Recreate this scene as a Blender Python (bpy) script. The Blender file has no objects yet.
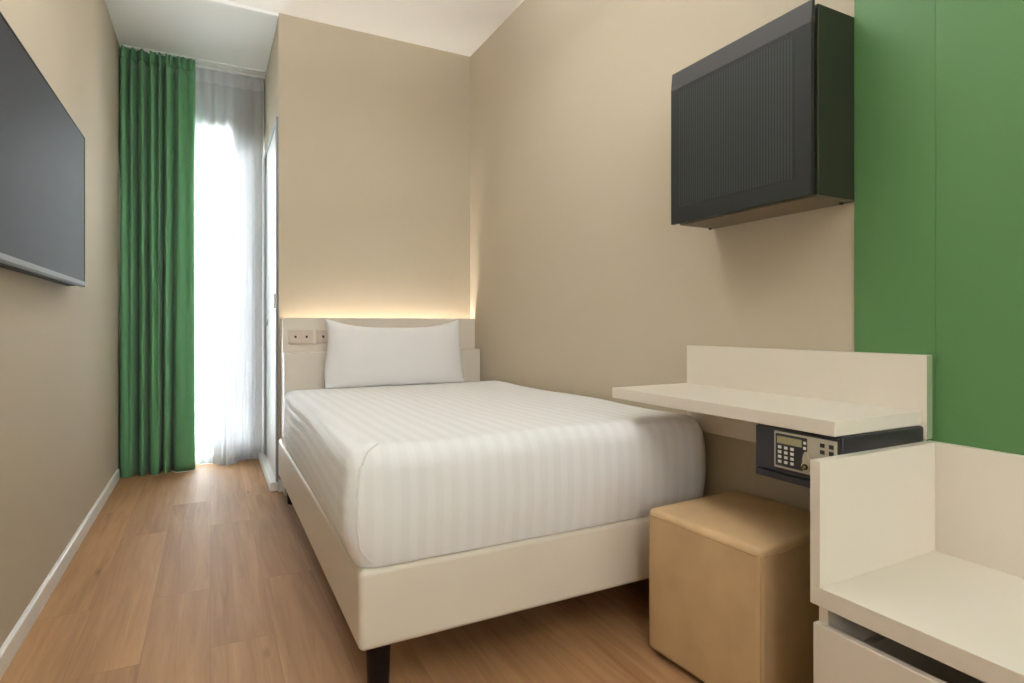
import bpy, bmesh, math, random
from mathutils import Vector, Matrix, noise

random.seed(4)
SC = bpy.context.scene
COL = SC.collection
PI = math.pi

# ------------------------------------------------------------------ room numbers (metres)
XL, XR = -0.539, 1.62            # left / right wall
YB = 3.775                       # wall behind the bed
YW = 4.86                        # window wall
YF = -1.7                        # wall behind the camera
XP = 0.366                       # corner where the passage to the window begins
H, H2 = 2.887, 2.868             # ceiling heights

# ------------------------------------------------------------------ materials
MATS = {}


def new_mat(name):
    m = bpy.data.materials.new(name)
    m.use_nodes = True
    nt = m.node_tree
    return m, nt, nt.nodes['Principled BSDF']


def lin(r, g, b):
    f = lambda c: (c / 255 / 12.92) if c / 255 <= 0.04045 else ((c / 255 + 0.055) / 1.055) ** 2.4
    return (f(r), f(g), f(b), 1.0)


def mat(name, col, rough=0.5, metal=0.0, spec=0.5, bump=0.0, bscale=200.0, var=0.0, vscale=3.0, coat=0.0, sheen=0.0):
    if name in MATS:
        return MATS[name]
    m, nt, b = new_mat(name)
    b.inputs['Base Color'].default_value = col
    b.inputs['Roughness'].default_value = rough
    b.inputs['Metallic'].default_value = metal
    b.inputs['Specular IOR Level'].default_value = spec
    b.inputs['Coat Weight'].default_value = coat
    b.inputs['Sheen Weight'].default_value = sheen
    tc = nt.nodes.new('ShaderNodeTexCoord')
    if var > 0:
        n = nt.nodes.new('ShaderNodeTexNoise')
        n.inputs['Scale'].default_value = vscale
        n.inputs['Detail'].default_value = 6
        nt.links.new(tc.outputs['Object'], n.inputs['Vector'])
        mx = nt.nodes.new('ShaderNodeMix')
        mx.data_type = 'RGBA'
        lo = tuple(c * (1 - var) for c in col[:3]) + (1,)
        hi = tuple(min(1, c * (1 + var)) for c in col[:3]) + (1,)
        mx.inputs['A'].default_value = lo
        mx.inputs['B'].default_value = hi
        nt.links.new(n.outputs['Fac'], mx.inputs['Factor'])
        nt.links.new(mx.outputs['Result'], b.inputs['Base Color'])
    if bump > 0:
        n2 = nt.nodes.new('ShaderNodeTexNoise')
        n2.inputs['Scale'].default_value = bscale
        n2.inputs['Detail'].default_value = 3
        nt.links.new(tc.outputs['Object'], n2.inputs['Vector'])
        bp = nt.nodes.new('ShaderNodeBump')
        bp.inputs['Strength'].default_value = bump
        bp.inputs['Distance'].default_value = 0.002
        nt.links.new(n2.outputs['Fac'], bp.inputs['Height'])
        nt.links.new(bp.outputs['Normal'], b.inputs['Normal'])
    MATS[name] = m
    return m


def math_node(nt, op, a, b=None):
    n = nt.nodes.new('ShaderNodeMath')
    n.operation = op
    for i, v in enumerate((a, b)):
        if v is None:
            continue
        if isinstance(v, (int, float)):
            n.inputs[i].default_value = v
        else:
            nt.links.new(v, n.inputs[i])
    return n.outputs[0]


def mix_col(nt, fac, a, b):
    mx = nt.nodes.new('ShaderNodeMix')
    mx.data_type = 'RGBA'
    for key, v in (('Factor', fac), ('A', a), ('B', b)):
        if isinstance(v, (tuple, float, int)):
            mx.inputs[key].default_value = v
        else:
            nt.links.new(v, mx.inputs[key])
    return mx.outputs['Result']


def wood_floor():
    m, nt, b = new_mat('oak_laminate')
    tc = nt.nodes.new('ShaderNodeTexCoord')
    sp = nt.nodes.new('ShaderNodeSeparateXYZ')
    nt.links.new(tc.outputs['Object'], sp.inputs[0])
    sw = nt.nodes.new('ShaderNodeCombineXYZ')          # boards run along the room
    nt.links.new(sp.outputs['Y'], sw.inputs['X'])
    nt.links.new(sp.outputs['X'], sw.inputs['Y'])
    br = nt.nodes.new('ShaderNodeTexBrick')
    br.offset = 0.37
    br.inputs['Scale'].default_value = 1.0
    br.inputs['Brick Width'].default_value = 1.25
    br.inputs['Row Height'].default_value = 0.185
    br.inputs['Mortar Size'].default_value = 0.0012
    br.inputs['Mortar Smooth'].default_value = 0.6
    br.inputs['Bias'].default_value = 0.0
    br.inputs['Color1'].default_value = (0.0, 0, 0, 1)
    br.inputs['Color2'].default_value = (1, 1, 1, 1)
    br.inputs['Mortar'].default_value = (0.5, 0.5, 0.5, 1)
    nt.links.new(sw.outputs[0], br.inputs['Vector'])
    # grain, stretched along the board and shifted from board to board
    mp = nt.nodes.new('ShaderNodeMapping')
    mp.inputs['Scale'].default_value = (1.6, 26.0, 1.0)
    nt.links.new(sw.outputs[0], mp.inputs['Vector'])
    ad = nt.nodes.new('ShaderNodeVectorMath')
    ad.operation = 'ADD'
    sc = nt.nodes.new('ShaderNodeVectorMath')
    sc.operation = 'SCALE'
    sc.inputs['Scale'].default_value = 190.0
    nt.links.new(br.outputs['Color'], sc.inputs[0])
    nt.links.new(mp.outputs[0], ad.inputs[0])
    nt.links.new(sc.outputs[0], ad.inputs[1])
    g = nt.nodes.new('ShaderNodeTexNoise')
    g.inputs['Scale'].default_value = 1.0
    g.inputs['Detail'].default_value = 8
    g.inputs['Roughness'].default_value = 0.62
    g.inputs['Distortion'].default_value = 0.7
    nt.links.new(ad.outputs[0], g.inputs['Vector'])
    mp2 = nt.nodes.new('ShaderNodeMapping')
    mp2.inputs['Scale'].default_value = (1.1, 4.0, 1.0)
    nt.links.new(ad.outputs[0], mp2.inputs['Vector'])
    mp2.inputs['Scale'].default_value = (0.55, 0.20, 1.0)
    g2 = nt.nodes.new('ShaderNodeTexNoise')
    g2.inputs['Scale'].default_value = 1.0
    g2.inputs['Detail'].default_value = 4
    nt.links.new(mp2.outputs[0], g2.inputs['Vector'])
    # knots
    vr = nt.nodes.new('ShaderNodeTexVoronoi')
    vr.inputs['Scale'].default_value = 1.0
    mp3 = nt.nodes.new('ShaderNodeMapping')
    mp3.inputs['Scale'].default_value = (1.5, 5.2, 1.0)
    nt.links.new(sw.outputs[0], mp3.inputs['Vector'])
    nt.links.new(mp3.outputs[0], vr.inputs['Vector'])
    kn = nt.nodes.new('ShaderNodeMapRange')
    kn.inputs['From Min'].default_value = 0.0
    kn.inputs['From Max'].default_value = 0.075
    kn.inputs['To Min'].default_value = 0.55
    kn.inputs['To Max'].default_value = 0.0
    nt.links.new(vr.outputs['Distance'], kn.inputs['Value'])
    rp = nt.nodes.new('ShaderNodeValToRGB')
    e = rp.color_ramp.elements
    e[0].position, e[0].color = 0.30, lin(*FLOOR_DARK)
    e[1].position, e[1].color = 0.71, lin(*FLOOR_LIGHT)
    gm = math_node(nt, 'ADD', math_node(nt, 'MULTIPLY', g.outputs['Fac'], 0.55), math_node(nt, 'MULTIPLY', g2.outputs['Fac'], 0.45))
    nt.links.new(gm, rp.inputs['Fac'])
    tone = math_node(nt, 'ADD', math_node(nt, 'MULTIPLY', br.outputs['Color'], 0.10), 0.95)
    tn = nt.nodes.new('ShaderNodeVectorMath')
    tn.operation = 'SCALE'
    nt.links.new(rp.outputs['Color'], tn.inputs[0])
    nt.links.new(tone, tn.inputs['Scale'])
    c1 = mix_col(nt, kn.outputs[0], tn.outputs[0], lin(66, 38, 18))
    c2 = mix_col(nt, math_node(nt, 'MULTIPLY', br.outputs['Fac'], 0.3), c1, lin(60, 36, 18))
    nt.links.new(c2, b.inputs['Base Color'])
    b.inputs['Roughness'].default_value = 0.58
    b.inputs['Specular IOR Level'].default_value = 0.22
    bp = nt.nodes.new('ShaderNodeBump')
    bp.inputs['Strength'].default_value = 0.12
    bp.inputs['Distance'].default_value = 0.001
    nt.links.new(gm, bp.inputs['Height'])
    nt.links.new(bp.outputs['Normal'], b.inputs['Normal'])
    return m


def satin_stripe():
    """White cotton with woven satin stripes that run head to foot and over the end."""
    m, nt, b = new_mat('white_satin_stripe')
    tc = nt.nodes.new('ShaderNodeTexCoord')
    sp = nt.nodes.new('ShaderNodeSeparateXYZ')
    nt.links.new(tc.outputs['Object'], sp.inputs[0])
    ns = nt.nodes.new('ShaderNodeSeparateXYZ')
    nt.links.new(tc.outputs['Normal'], ns.inputs[0])
    side = math_node(nt, 'GREATER_THAN', math_node(nt, 'ABSOLUTE', ns.outputs['X']), 0.72)
    co = nt.nodes.new('ShaderNodeMix')
    nt.links.new(side, co.inputs['Factor'])
    nt.links.new(sp.outputs['X'], co.inputs['A'])
    nt.links.new(sp.outputs['Z'], co.inputs['B'])
    w = nt.nodes.new('ShaderNodeTexNoise')
    w.inputs['Scale'].default_value = 5
    nt.links.new(tc.outputs['Object'], w.inputs['Vector'])
    ph = math_node(nt, 'ADD', math_node(nt, 'MULTIPLY', co.outputs['Result'], 2 * PI / 0.048), math_node(nt, 'MULTIPLY', w.outputs['Fac'], 0.5))
    s = math_node(nt, 'SINE', ph)
    st = nt.nodes.new('ShaderNodeMapRange')
    st.interpolation_type = 'SMOOTHSTEP'
    st.inputs['From Min'].default_value = -0.45
    st.inputs['From Max'].default_value = 0.45
    nt.links.new(s, st.inputs['Value'])
    n = nt.nodes.new('ShaderNodeTexNoise')
    n.inputs['Scale'].default_value = 6
    n.inputs['Detail'].default_value = 5
    nt.links.new(tc.outputs['Object'], n.inputs['Vector'])
    c = mix_col(nt, st.outputs[0], (0.79, 0.795, 0.815, 1), (0.82, 0.825, 0.845, 1))
    nt.links.new(c, b.inputs['Base Color'])
    r = math_node(nt, 'SUBTRACT', 0.72, math_node(nt, 'MULTIPLY', st.outputs[0], 0.22))
    nt.links.new(r, b.inputs['Roughness'])
    b.inputs['Specular IOR Level'].default_value = 0.3
    b.inputs['Sheen Weight'].default_value = 0.12
    hh = math_node(nt, 'ADD', math_node(nt, 'MULTIPLY', n.outputs['Fac'], 3.0), math_node(nt, 'MULTIPLY', st.outputs[0], 0.25))
    bp = nt.nodes.new('ShaderNodeBump')
    bp.inputs['Strength'].default_value = 0.35
    bp.inputs['Distance'].default_value = 0.004
    nt.links.new(hh, bp.inputs['Height'])
    nt.links.new(bp.outputs['Normal'], b.inputs['Normal'])
    return m


def sheer_mat(name, clear, through=0.55):
    m = bpy.data.materials.new(name)
    m.use_nodes = True
    nt = m.node_tree
    nt.nodes.clear()
    out = nt.nodes.new('ShaderNodeOutputMaterial')
    tr = nt.nodes.new('ShaderNodeBsdfTransparent')
    tl = nt.nodes.new('ShaderNodeBsdfTranslucent')
    df = nt.nodes.new('ShaderNodeBsdfDiffuse')
    tl.inputs['Color'].default_value = (through, through, through * 1.01, 1)
    df.inputs['Color'].default_value = (0.86, 0.87, 0.89, 1)
    m1 = nt.nodes.new('ShaderNodeMixShader')
    m1.inputs[0].default_value = 0.5
    nt.links.new(df.outputs[0], m1.inputs[1])
    nt.links.new(tl.outputs[0], m1.inputs[2])
    m2 = nt.nodes.new('ShaderNodeMixShader')
    # fine open weave: thread pattern decides how much shows through
    tc = nt.nodes.new('ShaderNodeTexCoord')
    n = nt.nodes.new('ShaderNodeTexNoise')
    n.inputs['Scale'].default_value = 400
    nt.links.new(tc.outputs['Object'], n.inputs['Vector'])
    f = math_node(nt, 'ADD', math_node(nt, 'MULTIPLY', n.outputs['Fac'], 0.1), clear - 0.05)
    nt.links.new(f, m2.inputs[0])
    nt.links.new(m1.outputs[0], m2.inputs[1])
    nt.links.new(tr.outputs[0], m2.inputs[2])
    nt.links.new(m2.outputs[0], out.inputs['Surface'])
    return m


def pane_mat():
    m = bpy.data.materials.new('window_glass')
    m.use_nodes = True
    nt = m.node_tree
    nt.nodes.clear()
    out = nt.nodes.new('ShaderNodeOutputMaterial')
    tr = nt.nodes.new('ShaderNodeBsdfTransparent')
    gl = nt.nodes.new('ShaderNodeBsdfGlossy')
    gl.inputs['Roughness'].default_value = 0.02
    tr.inputs['Color'].default_value = (0.94, 0.96, 0.96, 1)
    fr = nt.nodes.new('ShaderNodeFresnel')
    fr.inputs['IOR'].default_value = 1.45
    mx = nt.nodes.new('ShaderNodeMixShader')
    nt.links.new(fr.outputs[0], mx.inputs[0])
    nt.links.new(tr.outputs[0], mx.inputs[1])
    nt.links.new(gl.outputs[0], mx.inputs[2])
    nt.links.new(mx.outputs[0], out.inputs['Surface'])
    return m


def glow(name, col, s):
    m, nt, b = new_mat(name)
    b.inputs['Base Color'].default_value = (0.8, 0.8, 0.8, 1)
    b.inputs['Emission Color'].default_value = col
    b.inputs['Emission Strength'].default_value = s
    return m


def mesh_grille():
    """Perforated black sheet: rows of small holes standing in columns."""
    m, nt, b = new_mat('perforated_black_sheet')
    tc = nt.nodes.new('ShaderNodeTexCoord')
    sp = nt.nodes.new('ShaderNodeSeparateXYZ')
    nt.links.new(tc.outputs['Object'], sp.inputs[0])
    sy = math_node(nt, 'SINE', math_node(nt, 'MULTIPLY', sp.outputs['Y'], 2 * PI / 0.0098))
    sz = math_node(nt, 'SINE', math_node(nt, 'MULTIPLY', sp.outputs['Z'], 2 * PI / 0.0085))
    p = math_node(nt, 'MULTIPLY', math_node(nt, 'MULTIPLY', sy, 0.5), math_node(nt, 'ADD', math_node(nt, 'MULTIPLY', sz, 0.5), 0.8))
    f = nt.nodes.new('ShaderNodeMapRange')
    f.inputs['From Min'].default_value = -0.3
    f.inputs['From Max'].default_value = 0.5
    nt.links.new(p, f.inputs['Value'])
    c = mix_col(nt, f.outputs[0], (0.012, 0.0135, 0.012, 1), (0.040, 0.044, 0.040, 1))
    nt.links.new(c, b.inputs['Base Color'])
    b.inputs['Roughness'].default_value = 0.6
    b.inputs['Specular IOR Level'].default_value = 0.2
    return m


FLOOR_DARK = (125, 89, 57)
FLOOR_LIGHT = (173, 134, 95)
WALL = lin(182, 170, 150)

M = dict(
    wall=mat('beige_paint', WALL, 0.75, spec=0.25, bump=0.05, bscale=260, var=0.012, vscale=2.5),
    ceiling=mat('ceiling_paint', (0.945, 0.93, 0.91, 1), 0.9, spec=0.1, bump=0.04, bscale=220),
    ceil2=mat('passage_ceiling_paint', (0.92, 0.92, 0.92, 1), 0.9, spec=0.1, bump=0.04, bscale=220),
    green=mat('green_panel_paint', lin(79, 118, 70), 0.5, spec=0.35, bump=0.03, bscale=300, var=0.02),
    floor=wood_floor(),
    white=mat('white_gloss_paint', (0.83, 0.83, 0.82, 1), 0.35, bump=0.01),
    greypaint=mat('grey_metal_frame', lin(150, 152, 156), 0.4, bump=0.01),
    cream=mat('cream_laminate', lin(214, 206, 194), 0.33, spec=0.45, bump=0.02, bscale=500, var=0.01),
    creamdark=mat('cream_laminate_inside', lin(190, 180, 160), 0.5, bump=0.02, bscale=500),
    leather=mat('cream_faux_leather', lin(217, 208, 195), 0.45, spec=0.4, bump=0.12, bscale=420, var=0.015, vscale=6),
    tan=mat('tan_mottled_leather', lin(186, 157, 118), 0.5, spec=0.35, bump=0.18, bscale=260, var=0.22, vscale=8),
    tanseam=mat('tan_seam_thread', lin(170, 138, 98), 0.6),
    darkwood=mat('dark_stained_wood', lin(26, 15, 13), 0.5, spec=0.25, var=0.2, vscale=20),
    black=mat('black_plastic', (0.012, 0.012, 0.013, 1), 0.4, bump=0.03, bscale=500),
    gap=mat('black_rubber', (0.004, 0.004, 0.004, 1), 0.7),
    acblack=mat('black_coated_steel', lin(36, 37, 34), 0.6, spec=0.22, bump=0.05, bscale=700),
    acside=mat('black_coated_steel_side', lin(36, 38, 26), 0.45, spec=0.35, bump=0.05, bscale=700),
    acband_lit=mat('bevel_steel_lit', lin(50, 48, 45), 0.55, spec=0.25),  # lighter grey stands for light caught by the tilted top edge
    underside=mat('brown_base_plate', lin(104, 90, 72), 0.5, metal=0.1),
    grille=mesh_grille(),
    screen=mat('tv_screen', lin(50, 50, 52), 0.6, spec=0.1),
    tvblack=mat('tv_black_case', (0.01, 0.01, 0.01, 1), 0.6, spec=0.2),
    silver=mat('brushed_silver', (0.17, 0.17, 0.17, 1), 0.55, metal=0.2, spec=0.3),
    steel=mat('satin_steel', (0.50, 0.48, 0.45, 1), 0.35, metal=0.7),
    plate=mat('silver_keypad_plate', lin(176, 168, 152), 0.4, metal=0.2),
    lcd=mat('grey_green_display', lin(150, 142, 108), 0.25),
    key=mat('pale_key', lin(206, 202, 194), 0.4),
    safe=mat('safe_black_paint', lin(34, 31, 36), 0.32, spec=0.5, bump=0.03, bscale=600),
    linen=satin_stripe(),
    sheet=mat('white_cotton_sheet', (0.80, 0.80, 0.81, 1), 0.75, spec=0.2, bump=0.2, bscale=14, sheen=0.1),
    pillow=mat('white_pillow_cotton', (0.78, 0.775, 0.78, 1), 0.75, spec=0.2, bump=0.15, bscale=18, sheen=0.1),
    curtain=mat('green_curtain_cloth', lin(92, 143, 101), 0.8, spec=0.2, bump=0.2, bscale=700, var=0.04, vscale=30, sheen=0.15),
    sheer=sheer_mat('white_voile', 0.09, 0.42),
    sheerfold=sheer_mat('white_voile_doubled', 0.022, 0.035),
    sheertop=sheer_mat('white_voile_tape', 0.05),
    glass=pane_mat(),
    socket=mat('beige_socket_plastic', lin(203, 189, 178), 0.4),
    led=glow('warm_led', (1.0, 0.955, 0.88, 1), 1.0),
    fill_glow=glow('fill_diffuser', (1.0, 0.90, 0.76, 1), 1.0),
)


# ------------------------------------------------------------------ mesh helpers (all in world metres)
def box(bm, x0, x1, y0, y1, z0, z1, bev=0.0, seg=2):
    r = bmesh.ops.create_cube(bm, size=1.0)
    vs = r['verts']
    for v in vs:
        v.co = Vector(((x0 + x1) / 2 + v.co.x * (x1 - x0), (y0 + y1) / 2 + v.co.y * (y1 - y0), (z0 + z1) / 2 + v.co.z * (z1 - z0)))
    if bev > 0:
        es = {e for v in vs for e in v.link_edges}
        bmesh.ops.bevel(bm, geom=list(es), offset=bev, segments=seg, profile=0.5, affect='EDGES')
    return vs


def prism(bm, pts, axis, a, b):
    """Extrude a closed outline. axis 'y': pts are (x, z); axis 'x': pts are (y, z); axis 'z': pts are (x, y)."""
    def co(p, t):
        return {'x': (t, p[0], p[1]), 'y': (p[0], t, p[1]), 'z': (p[0], p[1], t)}[axis]
    A = [bm.verts.new(co(p, a)) for p in pts]
    B = [bm.verts.new(co(p, b)) for p in pts]
    n = len(pts)
    bm.faces.new(A)
    bm.faces.new(B[::-1])
    for i in range(n):
        bm.faces.new((A[i], B[i], B[(i + 1) % n], A[(i + 1) % n]))


def lathe(bm, c, prof, axis='z', seg=24):
    rings = []
    for r, t in prof:
        ring = []
        for i in range(seg):
            a = 2 * PI * i / seg
            u, v = r * math.cos(a), r * math.sin(a)
            p = {'z': (u, v, t), 'x': (t, u, v), 'y': (u, t, v)}[axis]
            ring.append(bm.verts.new((c[0] + p[0], c[1] + p[1], c[2] + p[2])))
        rings.append(ring)
    for a, b in zip(rings, rings[1:]):
        for i in range(seg):
            bm.faces.new((a[i], a[(i + 1) % seg], b[(i + 1) % seg], b[i]))
    bm.faces.new(rings[0])
    bm.faces.new(rings[-1][::-1])


def tube(bm, pts, r, seg=6, close=False):
    pts = [Vector(p) for p in pts]
    rings = []
    n = len(pts)
    for i, p in enumerate(pts):
        d = (pts[(i + 1) % n] - pts[i - 1]) if close else (pts[min(i + 1, n - 1)] - pts[max(i - 1, 0)])
        d.normalize()
        up = Vector((0, 0, 1)) if abs(d.z) < 0.9 else Vector((1, 0, 0))
        s = d.cross(up).normalized()
        t = s.cross(d)
        rings.append([bm.verts.new(p + r * (math.cos(2 * PI * k / seg) * s + math.sin(2 * PI * k / seg) * t)) for k in range(seg)])
    m = n if close else n - 1
    for i in range(m):
        a, b = rings[i], rings[(i + 1) % n]
        for k in range(seg):
            bm.faces.new((a[k], a[(k + 1) % seg], b[(k + 1) % seg], b[k]))
    if not close:
        bm.faces.new(rings[0][::-1])
        bm.faces.new(rings[-1])


def rounded(bm, lo, hi, r, step=0.03, keep=None):
    """Dense box whose edges are rounded by r; keep(normal) drops whole sides."""
    lo, hi = Vector(lo), Vector(hi)
    cache = {}

    def place(p):
        k = tuple(round(c, 5) for c in p)
        if k not in cache:
            q = Vector([min(max(p[i], lo[i] + r), hi[i] - r) for i in range(3)])
            d = p - q
            cache[k] = bm.verts.new(q + d.normalized() * r if d.length > 1e-6 else p)
        return cache[k]

    def ticks(a, b):
        n = max(2, int(round((b - a - 2 * r) / step)))
        m = 5
        t = [a + r * (1 - math.cos(PI / 2 * i / m)) * 0.999 for i in range(m)]
        t = [a + r - r * math.tan(PI / 4 * (m - i) / m) for i in range(m)]
        t += [a + r + (b - a - 2 * r) * i / n for i in range(n)]
        t += [b - r + r * math.tan(PI / 4 * i / m) for i in range(m + 1)]
        return t
    T = [ticks(lo[i], hi[i]) for i in range(3)]
    for ax in range(3):
        u, v = (ax + 1) % 3, (ax + 2) % 3
        for s in (0, 1):
            nv = Vector((0, 0, 0))
            nv[ax] = 1 if s else -1
            if keep and not keep(nv):
                continue
            c = hi[ax] if s else lo[ax]

            def P(i, j):
                p = Vector((0, 0, 0))
                p[ax], p[u], p[v] = c, T[u][i], T[v][j]
                return place(p)
            for i in range(len(T[u]) - 1):
                for j in range(len(T[v]) - 1):
                    f = [P(i, j), P(i + 1, j), P(i + 1, j + 1), P(i, j + 1)]
                    if len(set(f)) == 4:
                        try:
                            bm.faces.new(f if s else f[::-1])
                        except ValueError:
                            pass


def obj(name, bm, m, parent=None, smooth=None, sharp=0.6):
    bmesh.ops.recalc_face_normals(bm, faces=bm.faces)
    me = bpy.data.meshes.new(name)
    if parent is not None:
        p = parent
        off = Vector((0, 0, 0))
        while p is not None:
            off += p.location
            p = p.parent
        for v in bm.verts:
            v.co -= off
    bm.to_mesh(me)
    bm.free()
    me.materials.append(m)
    o = bpy.data.objects.new(name, me)
    COL.objects.link(o)
    o.parent = parent
    if smooth is not None:
        for p in me.polygons:
            p.use_smooth = True
        if smooth == 'auto':
            me.set_sharp_from_angle(angle=sharp)
    return o


def B(*boxes, bev=0.0, seg=2):
    bm = bmesh.new()
    for b in boxes:
        box(bm, *b, bev=bev, seg=seg)
    return bm


def thing(name, label, cat, loc, group=None):
    o = bpy.data.objects.new(name, None)
    o.empty_display_size = 0.1
    COL.objects.link(o)
    o.location = loc
    tag(o, label, cat, group)
    return o


def tag(o, label, cat, group=None):
    o['label'] = label
    o['category'] = cat
    if group:
        o['group'] = group
    return o


def struct(name, bm, m, label=None, cat=None, parent=None):
    o = obj(name, bm, m, parent)
    if parent is None:
        o['kind'] = 'structure'
        if label:
            o['label'] = label
        if cat:
            o['category'] = cat
    return o


# ------------------------------------------------------------------ the room
struct('floor', B((XL - 0.1, XR + 0.1, YF - 0.1, YW + 0.25, -0.12, 0.0)), M['floor'], 'brown oak laminate floor with boards running to the window', 'floor')
struct('ceiling', B((XL - 0.1, XR + 0.1, YF - 0.1, YB, H, H + 0.12)), M['ceiling'], 'plain off-white ceiling over the bed', 'ceiling')
struct('ceiling_passage', B((XL - 0.1, XP, YB, YW + 0.25, H2, H + 0.12)), M['ceil2'], 'plain white ceiling in front of the window', 'ceiling')
struct('wall_left', B((XL - 0.12, XL, YF - 0.1, YW + 0.25, 0, H2), (XL - 0.12, XL, YF - 0.1, YB, H2, H)), M['wall'], 'beige wall with the flat television on it', 'wall')
struct('wall_right', B((XR, XR + 0.12, YF - 0.1, YB + 0.1, 0, H)), M['wall'], 'beige wall beside the bed', 'wall')
struct('wall_front', B((XL, XR, YF - 0.12, YF, 0, H)), M['ceiling'], 'off-white wall facing the bed end', 'wall')
struct('wall_back', B((XP, XR, YB, YW + 0.25, 0, H)), M['wall'], 'beige wall behind the headboard, lit from below', 'wall')
# window wall: pier on either side and a lintel above the tall window
WX0, WX1, WZ = -0.46, 0.345, 2.40
struct('wall_window', B((XL, WX0, YW, YW + 0.2, 0, H2), (WX1, XP, YW, YW + 0.2, 0, H2), (WX0, WX1, YW, YW + 0.2, WZ, H2)), mat('white_wall_paint', (0.80, 0.80, 0.80, 1), 0.8), 'white wall around the tall window', 'wall')
bm = B((WX0, WX0 + 0.06, YW + 0.06, YW + 0.13, 0, WZ), (WX1 - 0.06, WX1, YW + 0.06, YW + 0.13, 0, WZ), (WX0 + 0.06, WX1 - 0.06, YW + 0.06, YW + 0.13, WZ - 0.06, WZ), (WX0 + 0.06, WX1 - 0.06, YW + 0.06, YW + 0.13, 0, 0.09), bev=0.004)
wf = struct('window_1', bm, M['white'], 'tall white framed window behind the sheer curtain', 'window')
struct('window_pane', B((WX0 + 0.06, WX1 - 0.06, YW + 0.09, YW + 0.10, 0.09, WZ - 0.06)), M['glass'], parent=wf)

# green panels on the right wall
struct('wall_panel', B((XR - 0.008, XR, 0.811, 1.018, 0, H), bev=0.0006), M['green'], 'narrow green painted wall strip beside the black unit', 'wall panel')
struct('wall_panel', B((XR - 0.0075, XR, YF, 0.8105, 0, H), bev=0.0006), M['green'], 'broad green painted wall panel above the luggage bench', 'wall panel')

# skirting
def skirting(name, x0, x1, y0, y1, h, inner, label):
    bm = bmesh.new()
    if inner == '+x':
        prism(bm, [(x0, 0), (x1, 0), (x1, h - 0.006), (x1 - 0.005, h), (x0, h)], 'y', y0, y1)
    elif inner == '-x':
        prism(bm, [(x1, 0), (x0, 0), (x0, h - 0.006), (x0 + 0.005, h), (x1, h)], 'y', y0, y1)
    else:
        prism(bm, [(y1, 0), (y0, 0), (y0, h - 0.006), (y0 + 0.005, h), (y1, h)], 'x', x0, x1)
    return struct(name, bm, M['white'], label, 'skirting board')


skirting('baseboard_left', XL, XL + 0.013, YF, 4.555, 0.068, '+x', 'white skirting board along the television wall')
skirting('baseboard_right', XP - 0.045, XP, YB + 0.02, YW - 0.02, 0.05, '-x', 'white sill board under the passage door')
skirting('baseboard_back', XP, XR, YB - 0.012, YB, 0.07, '-y', 'white skirting behind the bed')

# door set in the passage wall, seen almost edge on
d = struct('door_1', B((XP - 0.012, XP, YB + 0.028, YB + 0.075, 0.05, 2.27), (XP - 0.012, XP, YB + 0.86, YB + 0.98, 0.05, 2.27), (XP - 0.012, XP, YB + 0.075, YB + 0.86, 2.225, 2.27), bev=0.002), M['greypaint'], 'white passage door with grey frame', 'door')
struct('door_leaf', B((XP - 0.008, XP, YB + 0.079, YB + 0.70, 0.055, 2.22), bev=0.002), M['white'], parent=d)
struct('side_panel', B((XP - 0.006, XP, YB + 0.704, YB + 0.856, 0.055, 2.10), bev=0.002), M['greypaint'], parent=d)
for z in (1.15,):
    bm = bmesh.new()
    lathe(bm, (XP - 0.014, YB + 0.077, 0), [(0.005, z - 0.045), (0.008, z - 0.043), (0.008, z + 0.043), (0.005, z + 0.045)], seg=12)
    obj('hinge', bm, M['steel'], d, 'auto')
bm = bmesh.new()
lathe(bm, (0, YB + 0.64, 1.02), [(0.022, XP - 0.014), (0.024, XP - 0.010), (0.024, XP - 0.008)], 'x', 16)
box(bm, XP - 0.034, XP - 0.014, YB + 0.633, YB + 0.647, 1.013, 1.027, bev=0.003)
box(bm, XP - 0.040, XP - 0.030, YB + 0.54, YB + 0.647, 1.012, 1.028, bev=0.004)
obj('door_handle', bm, M['steel'], d, 'auto')

# ------------------------------------------------------------------ curtains
def cloth_strip(name, m, parent, prof_bottom, prof_top, z0, z1, rows, top_curve=1.0, thick=0.002, ybot=0.0, wave=0.0):
    """A hanging cloth: the plan outline blends from prof_top (at z1) to prof_bottom (at z0)."""
    bm = bmesh.new()
    n = len(prof_bottom)
    grid = []
    for j in range(rows + 1):
        t = j / rows
        z = z0 + (z1 - z0) * t
        k = t ** top_curve
        row = []
        for i in range(n):
            xb, yb = prof_bottom[i]
            xt, yt = prof_top[i]
            x, y = xb + (xt - xb) * k, yb + (yt - yb) * k
            w = wave * noise.noise(Vector((x * 9, z * 0.9, 3.3)))
            row.append(bm.verts.new((x + 0.4 * w, y + w + ybot * (1 - t), z)))
        grid.append(row)
    for a, b in zip(grid, grid[1:]):
        for i in range(n - 1):
            bm.faces.new((a[i], a[i + 1], b[i + 1], b[i]))
    o = obj(name, bm, m, parent, True)
    if thick:
        s = o.modifiers.new('cloth', 'SOLIDIFY')
        s.thickness = thick
        s.offset = 0
    return o


def smooth_path(keys, per=8):
    """Catmull-Rom through (x, y) keys."""
    out = []
    n = len(keys)
    for i in range(n - 1):
        p0, p1, p2, p3 = keys[max(i - 1, 0)], keys[i], keys[i + 1], keys[min(i + 2, n - 1)]
        for s in range(per):
            t = s / per
            q = []
            for c in (0, 1):
                a, b, cc, dd = p0[c], p1[c], p2[c], p3[c]
                q.append(0.5 * (2 * b + (cc - a) * t + (2 * a - 5 * b + 4 * cc - dd) * t * t + (-a + 3 * b - 3 * cc + dd) * t ** 3))
            out.append(tuple(q))
    out.append(keys[-1])
    return out


CY = 4.625
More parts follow.
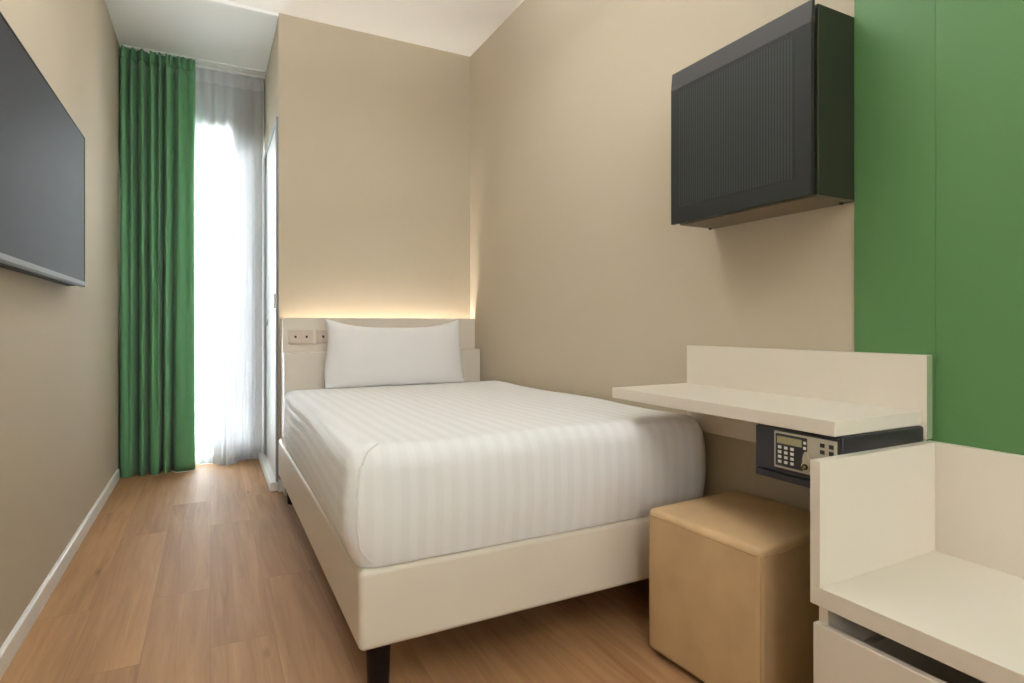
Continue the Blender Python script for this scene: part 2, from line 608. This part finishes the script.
# plan keys: (how far along the width 0..1, depth: + towards the window)
bu = [(121.5, 0.03, 0.03), (124, -0.03, -0.04), (127.5, -0.05, -0.03), (131, -0.05, 0.035), (134.5, -0.04, -0.04), (138.5, 0.05, 0.03), (140, 0.05, 0.03), (142, -0.03, -0.03), (145, -0.045, -0.04), (148.3, 0.03, 0.03), (150, 0.03, 0.03), (152, -0.035, -0.04), (155, -0.05, -0.02), (157.5, -0.045, 0.03), (160, -0.03, -0.04), (162, 0.045, 0.035), (163.2, 0.045, 0.035), (165, -0.035, -0.035), (167, -0.045, -0.04), (169.5, -0.02, -0.02), (171, 0.045, 0.03), (172.6, 0.03, 0.02), (175, -0.02, -0.03), (179, -0.034, -0.03), (185, -0.036, 0.0), (191, -0.032, -0.02), (194.6, -0.01, -0.02), (195, 0.05, 0.04)]
n = len(bu)
bot = [((u - 121.5) / 73.5, d1) for u, d1, d2 in bu]
top = [(0.5 * (u - 121.5) / 73.5 + 0.5 * i / (n - 1), d2) for i, (u, d1, d2) in enumerate(bu)]
CX0, CX1 = -0.537, -0.094
kb = smooth_path([(CX0 + (CX1 - CX0) * u, CY + 1.25 * dpt) for u, dpt in bot])
kt = smooth_path([(CX0 + (CX1 - CX0) * u, CY + 0.02 + dpt) for u, dpt in top])
gc = thing('curtain', 'heavy green floor-length curtain drawn to the television wall', 'curtain', ((CX0 + CX1) / 2, CY, 0.008))
cloth_strip('curtain_panel', M['curtain'], gc, kb, kt, 0.002, 2.77, 40, 0.9, 0.003, wave=0.008)
# pinch pleats in the heading band
hp = []
for i, (x, y) in enumerate(kt):
    s = i / (len(kt) - 1)
    hp.append((x, CY + 0.02 + (y - CY - 0.02) * 0.55 + 0.012 * math.sin(s * 2 * PI * 17)))
cloth_strip('heading_tape', M['curtain'], gc, kt, hp, 2.77, 2.855, 6, 0.8, 0.003)

SY = 4.765
sx0, sx1 = -0.535, 0.350
sheer_keys_b, sheer_keys_t = [], []
N = 260
for i in range(N + 1):
    s = i / N
    x = sx0 + (sx1 - sx0) * s
    fine = 0.010 * math.sin(s * 2 * PI * 16 + 0.6) + 0.006 * math.sin(s * 2 * PI * 29)
    big = -0.115 * math.exp(-((x - 0.105) / 0.075) ** 4)         # one deep fold stands forward near the floor
    sheer_keys_b.append((x, SY + fine + big))
    sheer_keys_t.append((x, SY - 0.01 + 0.012 * math.sin(s * 2 * PI * 12)))
sh = thing('sheer_curtain', 'white translucent voile curtain hanging in front of the bright window', 'curtain', ((sx0 + sx1) / 2, SY, 0.02))
cloth_strip('curtain_panel', M['sheer'], sh, sheer_keys_b, sheer_keys_t, 0.002, 2.755, 30, 0.75, 0.0)
cloth_strip('heading_tape', M['sheertop'], sh, sheer_keys_t, [(x, SY - 0.01 + 0.4 * (y - SY + 0.01)) for x, y in sheer_keys_t], 2.755, 2.848, 4, 1.0, 0.0)
leaf_b, leaf_t = [], []
for i in range(81):
    s = i / 80
    wv = 0.030 + 0.006 * math.sin(s * 26) + 0.004 * math.sin(s * 61)
    leaf_b.append((0.005 + 0.343 * s, SY + wv))
    leaf_t.append((0.185 + 0.163 * s, SY + wv))
cloth_strip('overlap_panel', M['sheerfold'], sh, leaf_b, leaf_t, 0.002, 2.755, 20, 2.2, 0.0)
cloth_strip('hem', M['sheertop'], sh, [(x, y - 0.002) for x, y in sheer_keys_b], [(x, y - 0.002) for x, y in sheer_keys_b], 0.005, 0.06, 2, 1.0, 0.0)
rail = thing('curtain_rail', 'slim white ceiling rail carrying the curtains', 'curtain rail', (-0.08, 4.70, H2))
obj('track', B((XL + 0.006, XP - 0.004, SY - 0.024, SY + 0.004, H2 - 0.016, H2), (XL + 0.006, XP - 0.004, CY + 0.008, CY + 0.036, H2 - 0.010, H2), bev=0.002), M['white'], rail)

# ------------------------------------------------------------------ television
TY0, TY1, TZ0, TZ1, TX = 1.905, 3.083, 1.166, 1.81, -0.482
tv = thing('television', 'flat black television mounted on the left beige wall', 'television', (XL, (TY0 + TY1) / 2, TZ0))
obj('bezel', B((TX - 0.012, TX + 0.002, TY0, TY0 + 0.006, TZ0, TZ1), (TX - 0.012, TX + 0.002, TY1 - 0.006, TY1, TZ0, TZ1), (TX - 0.012, TX + 0.002, TY0 + 0.006, TY1 - 0.006, TZ1 - 0.006, TZ1), bev=0.0015), M['tvblack'], tv)
obj('screen', B((TX - 0.012, TX, TY0 + 0.006, TY1 - 0.006, TZ0 + 0.022, TZ1 - 0.006)), M['screen'], tv)
bm = bmesh.new()
prism(bm, [(TX + 0.003, TZ0 + 0.022), (TX + 0.003, TZ0 + 0.006), (TX - 0.003, TZ0), (TX - 0.012, TZ0), (TX - 0.012, TZ0 + 0.022)], 'y', TY0 + 0.006, TY1 - 0.006)
obj('bottom_trim', bm, M['silver'], tv)
bm = bmesh.new()
prism(bm, [(TY0 + 0.02, TZ0 - 0.004), (TY1 - 0.14, TZ0 - 0.004), (TY1 - 0.05, TZ0 + 0.006), (TY1 - 0.03, TZ0 + 0.03), (TY1 - 0.03, TZ1 - 0.04), (TY0 + 0.02, TZ1 - 0.04)], 'x', TX - 0.012, TX - 0.036)
obj('rear_case', bm, M['tvblack'], tv)
obj('wall_bracket', B((XL + 0.001, TX - 0.036, (TY0 + TY1) / 2 - 0.2, (TY0 + TY1) / 2 + 0.2, 1.35, 1.65), bev=0.003), M['tvblack'], tv)

# ------------------------------------------------------------------ headboard and its light
HX0, HX1 = 0.381, 1.612
hb = thing('headboard', 'stepped cream headboard panel behind the white pillow', 'headboard', ((HX0 + HX1) / 2, YB, 0))
obj('upper_panel', B((HX0, XR - 0.001, 3.687, 3.695, 0.30, 1.047), bev=0.002), M['cream'], hb)
obj('lower_panel', B((HX0 - 0.002, HX1, 3.582, 3.687, 0.02, 0.843), bev=0.004), M['cream'], hb)
obj('spacer', B((HX0, HX0 + 0.006, 3.695, YB - 0.001, 0.30, 1.040), (HX0 + 0.006, HX1 - 0.01, 3.695, YB - 0.006, 0.78, 0.801)), M['white'], hb)
led = obj('light_strip', B((HX0 + 0.02, HX1 - 0.02, 3.700, 3.767, 0.802, 0.809)), M['led'])
tag(led, 'warm glowing strip tucked behind the headboard top edge', 'light strip')


def socket(x0, x1, modules, label):
    t = thing('power_outlet', label, 'power outlet', ((x0 + x1) / 2, 3.687, 0.93), 'outlets on the headboard')
    z0, z1 = 0.890, 0.973
    obj('cover_plate', B((x0, x1, 3.679, 3.6865, z0, z1), bev=0.002), M['socket'], t)
    w = (x1 - x0 - 0.012) / modules
    for k in range(modules):
        a = x0 + 0.006 + k * w
        ins = obj('insert', B((a + 0.0015, a + w - 0.0015, 3.676, 3.679, z0 + 0.008, z1 - 0.008), bev=0.0012), M['socket'], t)
        c = a + w / 2
        obj('socket_hole', B((c - 0.006, c + 0.006, 3.6745, 3.676, 0.926, 0.940), bev=0.001), M['black'], ins)
    return t


socket(0.413, 0.551, 2, 'beige double outlet on the headboard, clear of the pillow')
socket(0.572, 0.710, 2, 'beige outlet on the headboard half hidden by the pillow')

# ------------------------------------------------------------------ bed
BX0, BX1, BY0, BY1 = 0.345, 1.600, 1.533, 3.578
bed = thing('bed', 'cream upholstered single bed base on dark round legs', 'bed', ((BX0 + BX1) / 2, (BY0 + BY1) / 2, 0))
bm = bmesh.new()
rounded(bm, (BX0, BY0, 0.142), (BX1, BY1, 0.357), 0.018, 0.12)
obj('base', bm, M['leather'], bed, True)
for lx, ly in ((0.413, 1.605), (1.53, 1.605), (0.413, 3.48), (1.53, 3.48)):
    bm = bmesh.new()
    lathe(bm, (lx, ly, 0), [(0.024, 0.0), (0.029, 0.004), (0.030, 0.012), (0.0345, 0.135), (0.0345, 0.143)], seg=28)
    obj('leg', bm, M['darkwood'], bed, 'auto')

# mattress in a white sheet
bm = bmesh.new()
rounded(bm, (0.368, 1.556, 0.358), (1.578, 3.570, 0.634), 0.055, 0.06)
for v in bm.verts:
    if v.co.z > 0.6:
        v.co.z += 0.004 * noise.noise(v.co * 7)
mt = obj('mattress', bm, M['sheet'], None, True)
tag(mt, 'thick mattress in a smooth white sheet under the striped duvet', 'mattress')

# striped duvet, tucked in on three sides
DX0, DX1, DY0, DY1, DZ0 = 0.349, 1.590, 1.537, 3.27, 0.358


def duvet_top(x, y):
    return 0.664 + 0.012 * (DY1 - y) / (DY1 - DY0)


bm = bmesh.new()
rounded(bm, (DX0, DY0, 0.30), (DX1, DY1 + 0.2, 0.665), 0.062, 0.022, keep=lambda nv: nv.z >= 0 and nv.y <= 0)
geo = [v for v in bm.verts if v.co.y > DY1 + 0.001]
bmesh.ops.delete(bm, geom=geo, context='VERTS')
for v in bm.verts:
    x, y, z = v.co
    k = max(0.0, min(1.0, (z - 0.36) / 0.20))
    top_w = max(0.0, min(1.0, (z - 0.58) / 0.085))
    v.co.z = max(z, 0.358) if z < 0.40 else z + top_w * 0.012 * (DY1 - y) / (DY1 - DY0)
    # soft puffiness of the hanging sides
    side = math.sin(PI * max(0.0, min(1.0, (z - 0.358) / 0.29)))
    if y < DY0 + 0.06:
        v.co.y -= 0.016 * side * (1 + 0.3 * noise.noise(Vector((x * 4, 0, 1))))
    if x < DX0 + 0.06:
        v.co.x -= 0.010 * side * (1 + 0.5 * noise.noise(Vector((y * 4, 2, 1))))
    if x > DX1 - 0.06:
        v.co.x += 0.010 * side
    near = max(0.0, min(1.0, (DX0 + 0.14 - x) / 0.12)) * max(0.0, min(1.0, (DY0 + 0.9 - y) / 0.8))
    v.co.x -= near * (0.026 * min(1.0, max(0.0, (z - 0.358) / 0.08)) + 0.006)
    v.co.z += 0.010 * near * top_w
    v.co.z += top_w * (0.006 * noise.noise(Vector((x * 3.0, y * 2.2, 0))) + 0.0025 * noise.noise(Vector((x * 10, y * 8, 5))))
    if y > DY1 - 0.10:                                  # the top end thins out where it meets the sheet
        v.co.z -= top_w * 0.016 * ((y - DY1 + 0.10) / 0.10) ** 1.5
from mathutils.bvhtree import BVHTree
DUVET_TREE = BVHTree.FromBMesh(bm)
dv = obj('duvet', bm, M['linen'], None, True)
s = dv.modifiers.new('cloth', 'SOLIDIFY')
s.thickness = 0.010
s.offset = -1
tag(dv, 'white satin-striped duvet tucked in around the mattress', 'duvet')
# folded corner of the duvet at the foot, on the passage side
bm = bmesh.new()
fold = [(DX0 + 0.085 - 0.030, DY0 + 0.045, 0.676), (DX0 + 0.050 - 0.030, DY0 + 0.020, 0.662), (DX0 + 0.028 - 0.030, DY0 - 0.002, 0.630), (DX0 + 0.018 - 0.030, DY0 - 0.012, 0.580), (DX0 + 0.014 - 0.030, DY0 - 0.016, 0.520), (DX0 + 0.016 - 0.030, DY0 - 0.016, 0.460), (DX0 + 0.024 - 0.030, DY0 - 0.010, 0.410), (DX0 + 0.034, DY0, 0.364)]
fine_path = []
for a, b in zip(fold, fold[1:]):
    for k in range(6):
        p = Vector(a).lerp(Vector(b), k / 6)
        q = DUVET_TREE.find_nearest(p)
        fine_path.append(q[0] + q[1].normalized() * (-0.0005 if q[1].dot(q[0] - Vector((0.97, 2.4, 0.5))) > 0 else 0.0005))
tube(bm, fine_path, 0.0038, 8)
fo = obj('corner_fold', bm, M['linen'], dv, True)

# pillow
PW, PH = 0.868, 0.420
pil_c = Vector((1.016, 3.492, 0.842))
bm = bmesh.new()
NX, NZ = 44, 26
vs = {}
tilt = math.radians(4)
for sgn in (-1, 1):
    for i in range(NX + 1):
        for j in range(NZ + 1):
            u, w = -1 + 2 * i / NX, -1 + 2 * j / NZ
            edge = i in (0, NX) or j in (0, NZ)
            if sgn == 1 and edge:
                vs[(1, i, j)] = vs[(-1, i, j)]
                continue
            a = max(0.0, 1 - abs(u) ** 3.2) ** 0.55 * max(0.0, 1 - abs(w) ** 2.6) ** 0.6
            th = 0.072 * a
            x = u * PW / 2 * (1 - 0.022 * (1 - w * w))
            z = w * PH / 2
            if w > 0:
                z += 0.002 * w ** 3 - 0.066 * w ** 3 * (1 - abs(u) ** 3.2) ** 1.1          # sagging top edge, upright corners
                x *= 1 - (0.028 if u > 0 else -0.010) * w
            else:
                z += 0.012 * (1 - u * u) * (-w) * 0 + 0.0
                x *= 1 + 0.004 * (-w)
            if u < -0.9:
                x += 0.012 * math.sin(w * 3.0)
            y = sgn * th + 0.006 * noise.noise(Vector((u * 2.5, w * 2, sgn))) * a
            p = Vector((x, y, z))
            p.y += (-0.030 if w < 0 else 0.0) * (w * w)
            p = Matrix.Rotation(-tilt, 3, 'X') @ p
            vs[(sgn, i, j)] = bm.verts.new(p + pil_c)
for sgn in (-1, 1):
    for i in range(NX):
        for j in range(NZ):
            f = [vs[(sgn, i, j)], vs[(sgn, i + 1, j)], vs[(sgn, i + 1, j + 1)], vs[(sgn, i, j + 1)]]
            bm.faces.new(f if sgn < 0 else f[::-1])
pl = obj('pillow', bm, M['pillow'], None, True)
sb = pl.modifiers.new('soft', 'SUBSURF')
sb.levels = sb.render_levels = 1
tag(pl, 'plump white pillow standing upright against the headboard', 'pillow')

# ------------------------------------------------------------------ desk shelf, with its upstand
desk = thing('wall_desk', 'cream wall-hung desk shelf with upstand, over the leather pouf', 'desk', (XR, 1.2, 0.749))
DKX, DKY0, DKY1 = 1.247, 0.832, 1.650
obj('desk_top', B((DKX, 1.589, DKY0, DKY1, 0.749, 0.784), bev=0.0015), M['cream'], desk)
bm = bmesh.new()
prism(bm, [(DKY1 - 0.006, 0.616), (0.831, 0.616), (0.831, 0.716), (0.819, 0.716), (0.819, 0.926), (DKY1 - 0.006, 0.926)], 'x', 1.589, XR - 0.008)
bp_ = obj('back_panel', bm, M['cream'], desk)
e_ = obj('edge_reflection', B((1.590, XR - 0.008, 0.8175, 0.819, 0.717, 0.925)), mat('green_reflection_edge', lin(138, 152, 120), 0.5), bp_)  # reflection of the green wall, put into the colour of the panel end
e_['label'] = 'end edge coloured with the green wall reflection'

# ------------------------------------------------------------------ safe under the desk
SX, SY0, SY1, SZ0, SZ1 = 1.254, 0.824, 1.058, 0.616, 0.748
sf = thing('safe', 'small black electronic safe with keypad under the desk shelf', 'safe', (1.42, 0.94, SZ0))
bm = bmesh.new()
box(bm, SX + 0.010, 1.5885, SY0, SY1, SZ0, SZ1, bev=0.006, seg=3)
obj('safe_body', bm, M['safe'], sf, 'auto')
dr = obj('safe_door', B((SX + 0.002, SX + 0.010, SY0 + 0.004, SY1 - 0.004, SZ0 + 0.020, SZ1 - 0.004), bev=0.0015), M['safe'], sf)
obj('base_rail', B((SX + 0.002, SX + 0.010, SY0 + 0.004, SY1 - 0.004, SZ0, SZ0 + 0.017), bev=0.001), M['safe'], sf)
bm = bmesh.new()
ky0, ky1, kz0, kz1 = 0.831, 0.995, 0.648, 0.738
box(bm, SX - 0.002, SX + 0.002, ky0, ky1, kz0, kz1, bev=0.0015)
kp = obj('keypad_plate', bm, M['plate'], sf)
obj('keypad_field', B((SX - 0.003, SX - 0.002, 0.904, 0.990, kz0 + 0.006, kz1 - 0.005)), M['black'], kp)
obj('display', B((SX - 0.0045, SX - 0.003, 0.917, 0.985, 0.7095, 0.7275), bev=0.0004), M['lcd'], kp)
for r in range(4):
    for c in range(3):
        y, z = 0.977 - c * 0.0172, 0.7005 - r * 0.0118
        obj('key', B((SX - 0.0055, SX - 0.003, y - 0.0046, y + 0.0046, z - 0.0036, z + 0.0036), bev=0.001), M['key'], kp)
for z in (0.7215, 0.709):
    obj('button', B((SX - 0.0055, SX - 0.003, 0.9055, 0.9125, z - 0.0034, z + 0.0034), bev=0.001), M['key'], kp)
bm = bmesh.new()
outline = []
for k in range(28):
    a = 2 * PI * k / 28
    ry = 0.0115 * (1.0 if math.sin(a) < 0 else 0.72)
    outline.append((0.9060 + ry * math.cos(a), 0.674 + (0.028 if math.sin(a) > 0 else 0.020) * math.sin(a)))
prism(bm, outline, 'x', SX - 0.006, SX - 0.002)
lk = obj('lock_cover', bm, M['plate'], kp)
bm = bmesh.new()
lathe(bm, (0, 0.9060, 0.666), [(0.0072, SX - 0.009), (0.0072, SX - 0.006)], 'x', 20)
obj('lock_ring', bm, M['black'], lk, 'auto')
bm = bmesh.new()
lathe(bm, (0, 0.9060, 0.666), [(0.0042, SX - 0.0105), (0.0035, SX - 0.009)], 'x', 14)
obj('lock_cylinder', bm, mat('brass', lin(150, 122, 62), 0.3, metal=0.8), lk, 'auto')
for y, z in ((0.8655, 0.7235), (0.8435, 0.7235), (0.8655, 0.708), (0.8435, 0.708)):
    obj('symbol', B((SX - 0.0028, SX - 0.002, y - 0.0055, y + 0.0055, z - 0.0047, z + 0.0047)), M['black'], kp)

# ------------------------------------------------------------------ luggage bench
bn = thing('luggage_bench', 'cream luggage bench with high sides and a drawer below', 'bench', (1.40, 0.3, 0))
NX0, NX1, NY0, NY1 = 1.150, XR - 0.009, -0.42, 0.8235
obj('seat', B((NX0, NX1, NY0, NY1, 0.403, 0.443), bev=0.001), M['cream'], bn)
obj('side_panel', B((NX0, NX1, 0.8005, NY1, 0.443, 0.711), bev=0.001), M['cream'], bn)
obj('side_panel', B((NX0, NX1, NY0, NY0 + 0.023, 0.443, 0.711), bev=0.001), M['cream'], bn)
obj('back_panel', B((NX1 - 0.020, NX1, NY0 + 0.023, 0.8005, 0.443, 0.711), bev=0.001), M['cream'], bn)
obj('carcass', B((1.172, NX1, 0.797, 0.818, 0.0, 0.403), (1.172, NX1, NY0 + 0.006, NY0 + 0.027, 0.0, 0.403), (1.590, NX1, NY0 + 0.027, 0.797, 0.0, 0.403), (1.20, 1.590, NY0 + 0.027, 0.797, 0.05, 0.068)), M['cream'], bn)
dw = obj('drawer', B((1.176, 1.575, 0.776, 0.791, 0.075, 0.300), (1.176, 1.575, NY0 + 0.034, NY0 + 0.049, 0.075, 0.300), (1.560, 1.575, NY0 + 0.049, 0.776, 0.075, 0.300), (1.176, 1.560, NY0 + 0.049, 0.776, 0.075, 0.085)), M['creamdark'], bn)
obj('drawer_front', B((1.156, 1.174, NY0 + 0.002, 0.8205, 0.03, 0.360), bev=0.0012), M['cream'], dw)

# ------------------------------------------------------------------ pouf
PZ = 0.442
pf = thing('pouf', 'square tan leather pouf tucked under the wall desk', 'pouf', (1.401, 1.212, 0))
hw = 0.1995
bm = bmesh.new()
rounded(bm, (1.401 - hw, 1.212 - hw, 0.012), (1.401 + hw, 1.212 + hw, PZ), 0.018, 0.03)
for v in bm.verts:
    x, y, z = v.co.x - 1.409, v.co.y - 1.208, v.co.z
    f = max(0.0, (1 - (x / hw) ** 2)) * max(0.0, (1 - (y / hw) ** 2))
    if z > PZ - 0.01:
        v.co.z += 0.008 * f + 0.002 * noise.noise(v.co * 9)
    elif z > 0.03:
        q = math.sin(PI * z / PZ)
        if abs(x) > hw - 0.01:
            v.co.x += math.copysign(0.003, x) * q * (1 - (y / hw) ** 2)
        if abs(y) > hw - 0.01:
            v.co.y += math.copysign(0.003, y) * q * (1 - (x / hw) ** 2)
obj('cover', bm, M['tan'], pf, True)
bm = bmesh.new()
zz = PZ - 0.0200
tube(bm, [(1.401 + a * (hw + 0.0004), 1.212 + b * (hw - 0.012), zz) for a, b in ((-1, -1), (-1, 1))], 0.0011, 6)
tube(bm, [(1.401 + a * (hw - 0.012), 1.212 - (hw + 0.0004), zz) for a in (-1, 1)], 0.0011, 6)
for sx, sy in ((-1, -1), (-1, 1), (1, -1)):
    tube(bm, [(1.401 + sx * (hw - 0.0050), 1.212 + sy * (hw - 0.0050), z) for z in (0.02, 0.42)], 0.0011, 6)
obj('seam', bm, M['tanseam'], pf, True)
obj('foot', B((1.401 - 0.17, 1.401 + 0.17, 1.212 - 0.17, 1.212 + 0.17, 0, 0.013)), M['gap'], pf)
pf.rotation_euler = (0, 0, math.radians(3.3))

# ------------------------------------------------------------------ black ventilation unit on the wall
AY0, AY1, AZ0, AZ1 = 1.018, 1.544, 1.350, 1.870
ac = thing('ventilation_unit', 'black wall-mounted ventilation unit with perforated front above the desk', 'ventilation unit', (XR, 1.28, AZ0))
obj('casing', B((1.455, XR, AY0, AY1, AZ0 + 0.004, AZ1), bev=0.003), M['acside'], ac)
obj('bottom_plate', B((1.458, XR, AY0 + 0.004, AY1 - 0.002, AZ0, AZ0 + 0.004)), M['underside'], ac)
obj('front_gasket', B((1.436, 1.455, AY0 + 0.012, AY1 - 0.010, AZ0 + 0.010, AZ1 - 0.010)), M['gap'], ac)
FY0, FY1, FX = 1.017, 1.551, 1.425
bm = bmesh.new()
box(bm, FX, 1.436, FY0, FY1, 1.351, 1.813, bev=0.001)
fp = obj('front_panel', bm, M['acblack'], ac)
bm = bmesh.new()
prism(bm, [(FX, 1.813), (FX + 0.006, 1.874), (1.440, 1.875), (1.440, 1.813)], 'y', FY0, FY1)
obj('bevelled_top', bm, M['acband_lit'], fp)
obj('perforated_grille', B((FX - 0.001, FX + 0.0005, FY0 + 0.052, FY1 - 0.035, 1.405, 1.797)), M['grille'], fp)
for y in (AY0 + 0.03, AY1 - 0.004):
    bm = bmesh.new()
    lathe(bm, (1.60, y, 0), [(0.006, AZ0 - 0.004), (0.006, AZ0)], seg=12)
    obj('screw', bm, M['gap'], ac)

# ------------------------------------------------------------------ added fill lamps, unseen, above and behind the camera's view
FILL_COL = (0.915, 0.96, 1.0)


def added_pendant(x, y, sx, sy, up, down, label):
    z = H - 0.43
    t = thing('added_pendant_light', label, 'added fill light', (x, y, z))
    obj('added_light_housing', B((x - sx / 2 - 0.012, x - sx / 2, y - sy / 2 - 0.012, y + sy / 2 + 0.012, z, z + 0.05), (x + sx / 2, x + sx / 2 + 0.012, y - sy / 2 - 0.012, y + sy / 2 + 0.012, z, z + 0.05), (x - sx / 2, x + sx / 2, y - sy / 2 - 0.012, y - sy / 2, z, z + 0.05), (x - sx / 2, x + sx / 2, y + sy / 2, y + sy / 2 + 0.012, z, z + 0.05)), M['white'], t)
    for dz in (0.008, 0.036):
        obj('added_light_diffuser', B((x - sx / 2, x + sx / 2, y - sy / 2, y + sy / 2, z + dz, z + dz + 0.006)), M['fill_glow'], t)
    for sgn in (-1, 1):
        bm = bmesh.new()
        tube(bm, [(x, y + sgn * sy * 0.4, z + 0.040), (x, y + sgn * sy * 0.4, H)], 0.003, 8)
        obj('cord', bm, M['steel'], t, True)
    for power, dz, rx in ((up, 0.054, PI), (down, -0.004, 0)):
        ld = bpy.data.lights.new('added_pendant_lamp', 'AREA')
        ld.shape = 'RECTANGLE'
        ld.size, ld.size_y = sx, sy
        ld.energy = power
        ld.color = FILL_COL
        lo = bpy.data.objects.new('added_pendant_lamp', ld)
        COL.objects.link(lo)
        lo.parent = t
        lo.location = (0, 0, dz)
        lo.rotation_euler = (rx, 0, 0)
    return t


added_pendant(0.45, 1.95, 0.30, 1.1, 44, 0.5, 'added long fill light hanging out of view over the floor at the bed end')
added_pendant(0.45, -0.70, 0.30, 1.1, 42, 2, 'added long fill light hanging out of view over the entrance end')


def added_wall_light(x, z, power, label):  # added fill on the unseen wall, brightens surfaces facing the camera
    y = YF
    t = thing('added_wall_light', label, 'added wall fill light', (x, y, z))
    obj('back_plate', B((x - 0.20, x + 0.20, y, y + 0.02, z - 0.35, z + 0.35), bev=0.004), M['white'], t)
    bm = bmesh.new()
    rounded(bm, (x - 0.17, y + 0.02, z - 0.32), (x + 0.17, y + 0.075, z + 0.32), 0.02, 0.05)
    obj('added_light_shade', bm, M['fill_glow'], t, True)
    ld = bpy.data.lights.new('added_wall_lamp', 'AREA')
    ld.shape = 'RECTANGLE'
    ld.size, ld.size_y = 0.34, 0.64
    ld.energy = power
    ld.color = FILL_COL
    lo = bpy.data.objects.new('added_wall_lamp', ld)
    COL.objects.link(lo)
    lo.parent = t
    lo.location = (0, 0.08, 0)
    lo.rotation_euler = (PI / 2, 0, 0)


added_wall_light(-0.28, 1.35, 13, 'added opal fill light out of view, nearer the television wall, facing the bed end')
added_wall_light(1.22, 1.45, 11, 'added opal fill light out of view, nearer the green panels, facing the bed end')

# LED strength
M['led'].node_tree.nodes['Principled BSDF'].inputs['Emission Strength'].default_value = 46
M['fill_glow'].node_tree.nodes['Principled BSDF'].inputs['Emission Strength'].default_value = 3

# ------------------------------------------------------------------ daylight
w = bpy.data.worlds.new('overcast_sky')
SC.world = w
w.use_nodes = True
bg = w.node_tree.nodes['Background']
bg.inputs['Color'].default_value = (0.90, 0.955, 1.0, 1)
bg.inputs['Strength'].default_value = 190.0
po = bpy.data.lights.new('window_portal', 'AREA')
po.shape = 'RECTANGLE'
po.size, po.size_y = WX1 - WX0, WZ
po.cycles.is_portal = True
pob = bpy.data.objects.new('window_portal', po)
COL.objects.link(pob)
pob.location = ((WX0 + WX1) / 2, YW + 0.15, WZ / 2)
pob.rotation_euler = (-PI / 2, 0, 0)

# ------------------------------------------------------------------ camera
cam = bpy.data.cameras.new('camera')
co = bpy.data.objects.new('camera', cam)
COL.objects.link(co)
co.location = (0, 0, 1.0)
co.rotation_euler = (PI / 2, 0, -0.47716)
cam.sensor_fit = 'HORIZONTAL'
cam.sensor_width = 36.0
cam.lens = 583.54 / 1024 * 36.0
cam.shift_y = -(341.5 - 325.586) / 1024
cam.clip_start = 0.02
SC.camera = co

# ------------------------------------------------------------------ colour management
SC.view_settings.view_transform = 'Standard'
SC.view_settings.look = 'None'
SC.view_settings.exposure = -0.03
SC.view_settings.gamma = 1.0
SC.view_settings.use_curve_mapping = False
SC.cycles.use_denoising = True
SC.cycles.max_bounces = 12
SC.cycles.diffuse_bounces = 8
SC.cycles.transparent_max_bounces = 16
SC.cycles.sample_clamp_indirect = 8
SC.cycles.caustics_reflective = False
SC.cycles.caustics_refractive = False
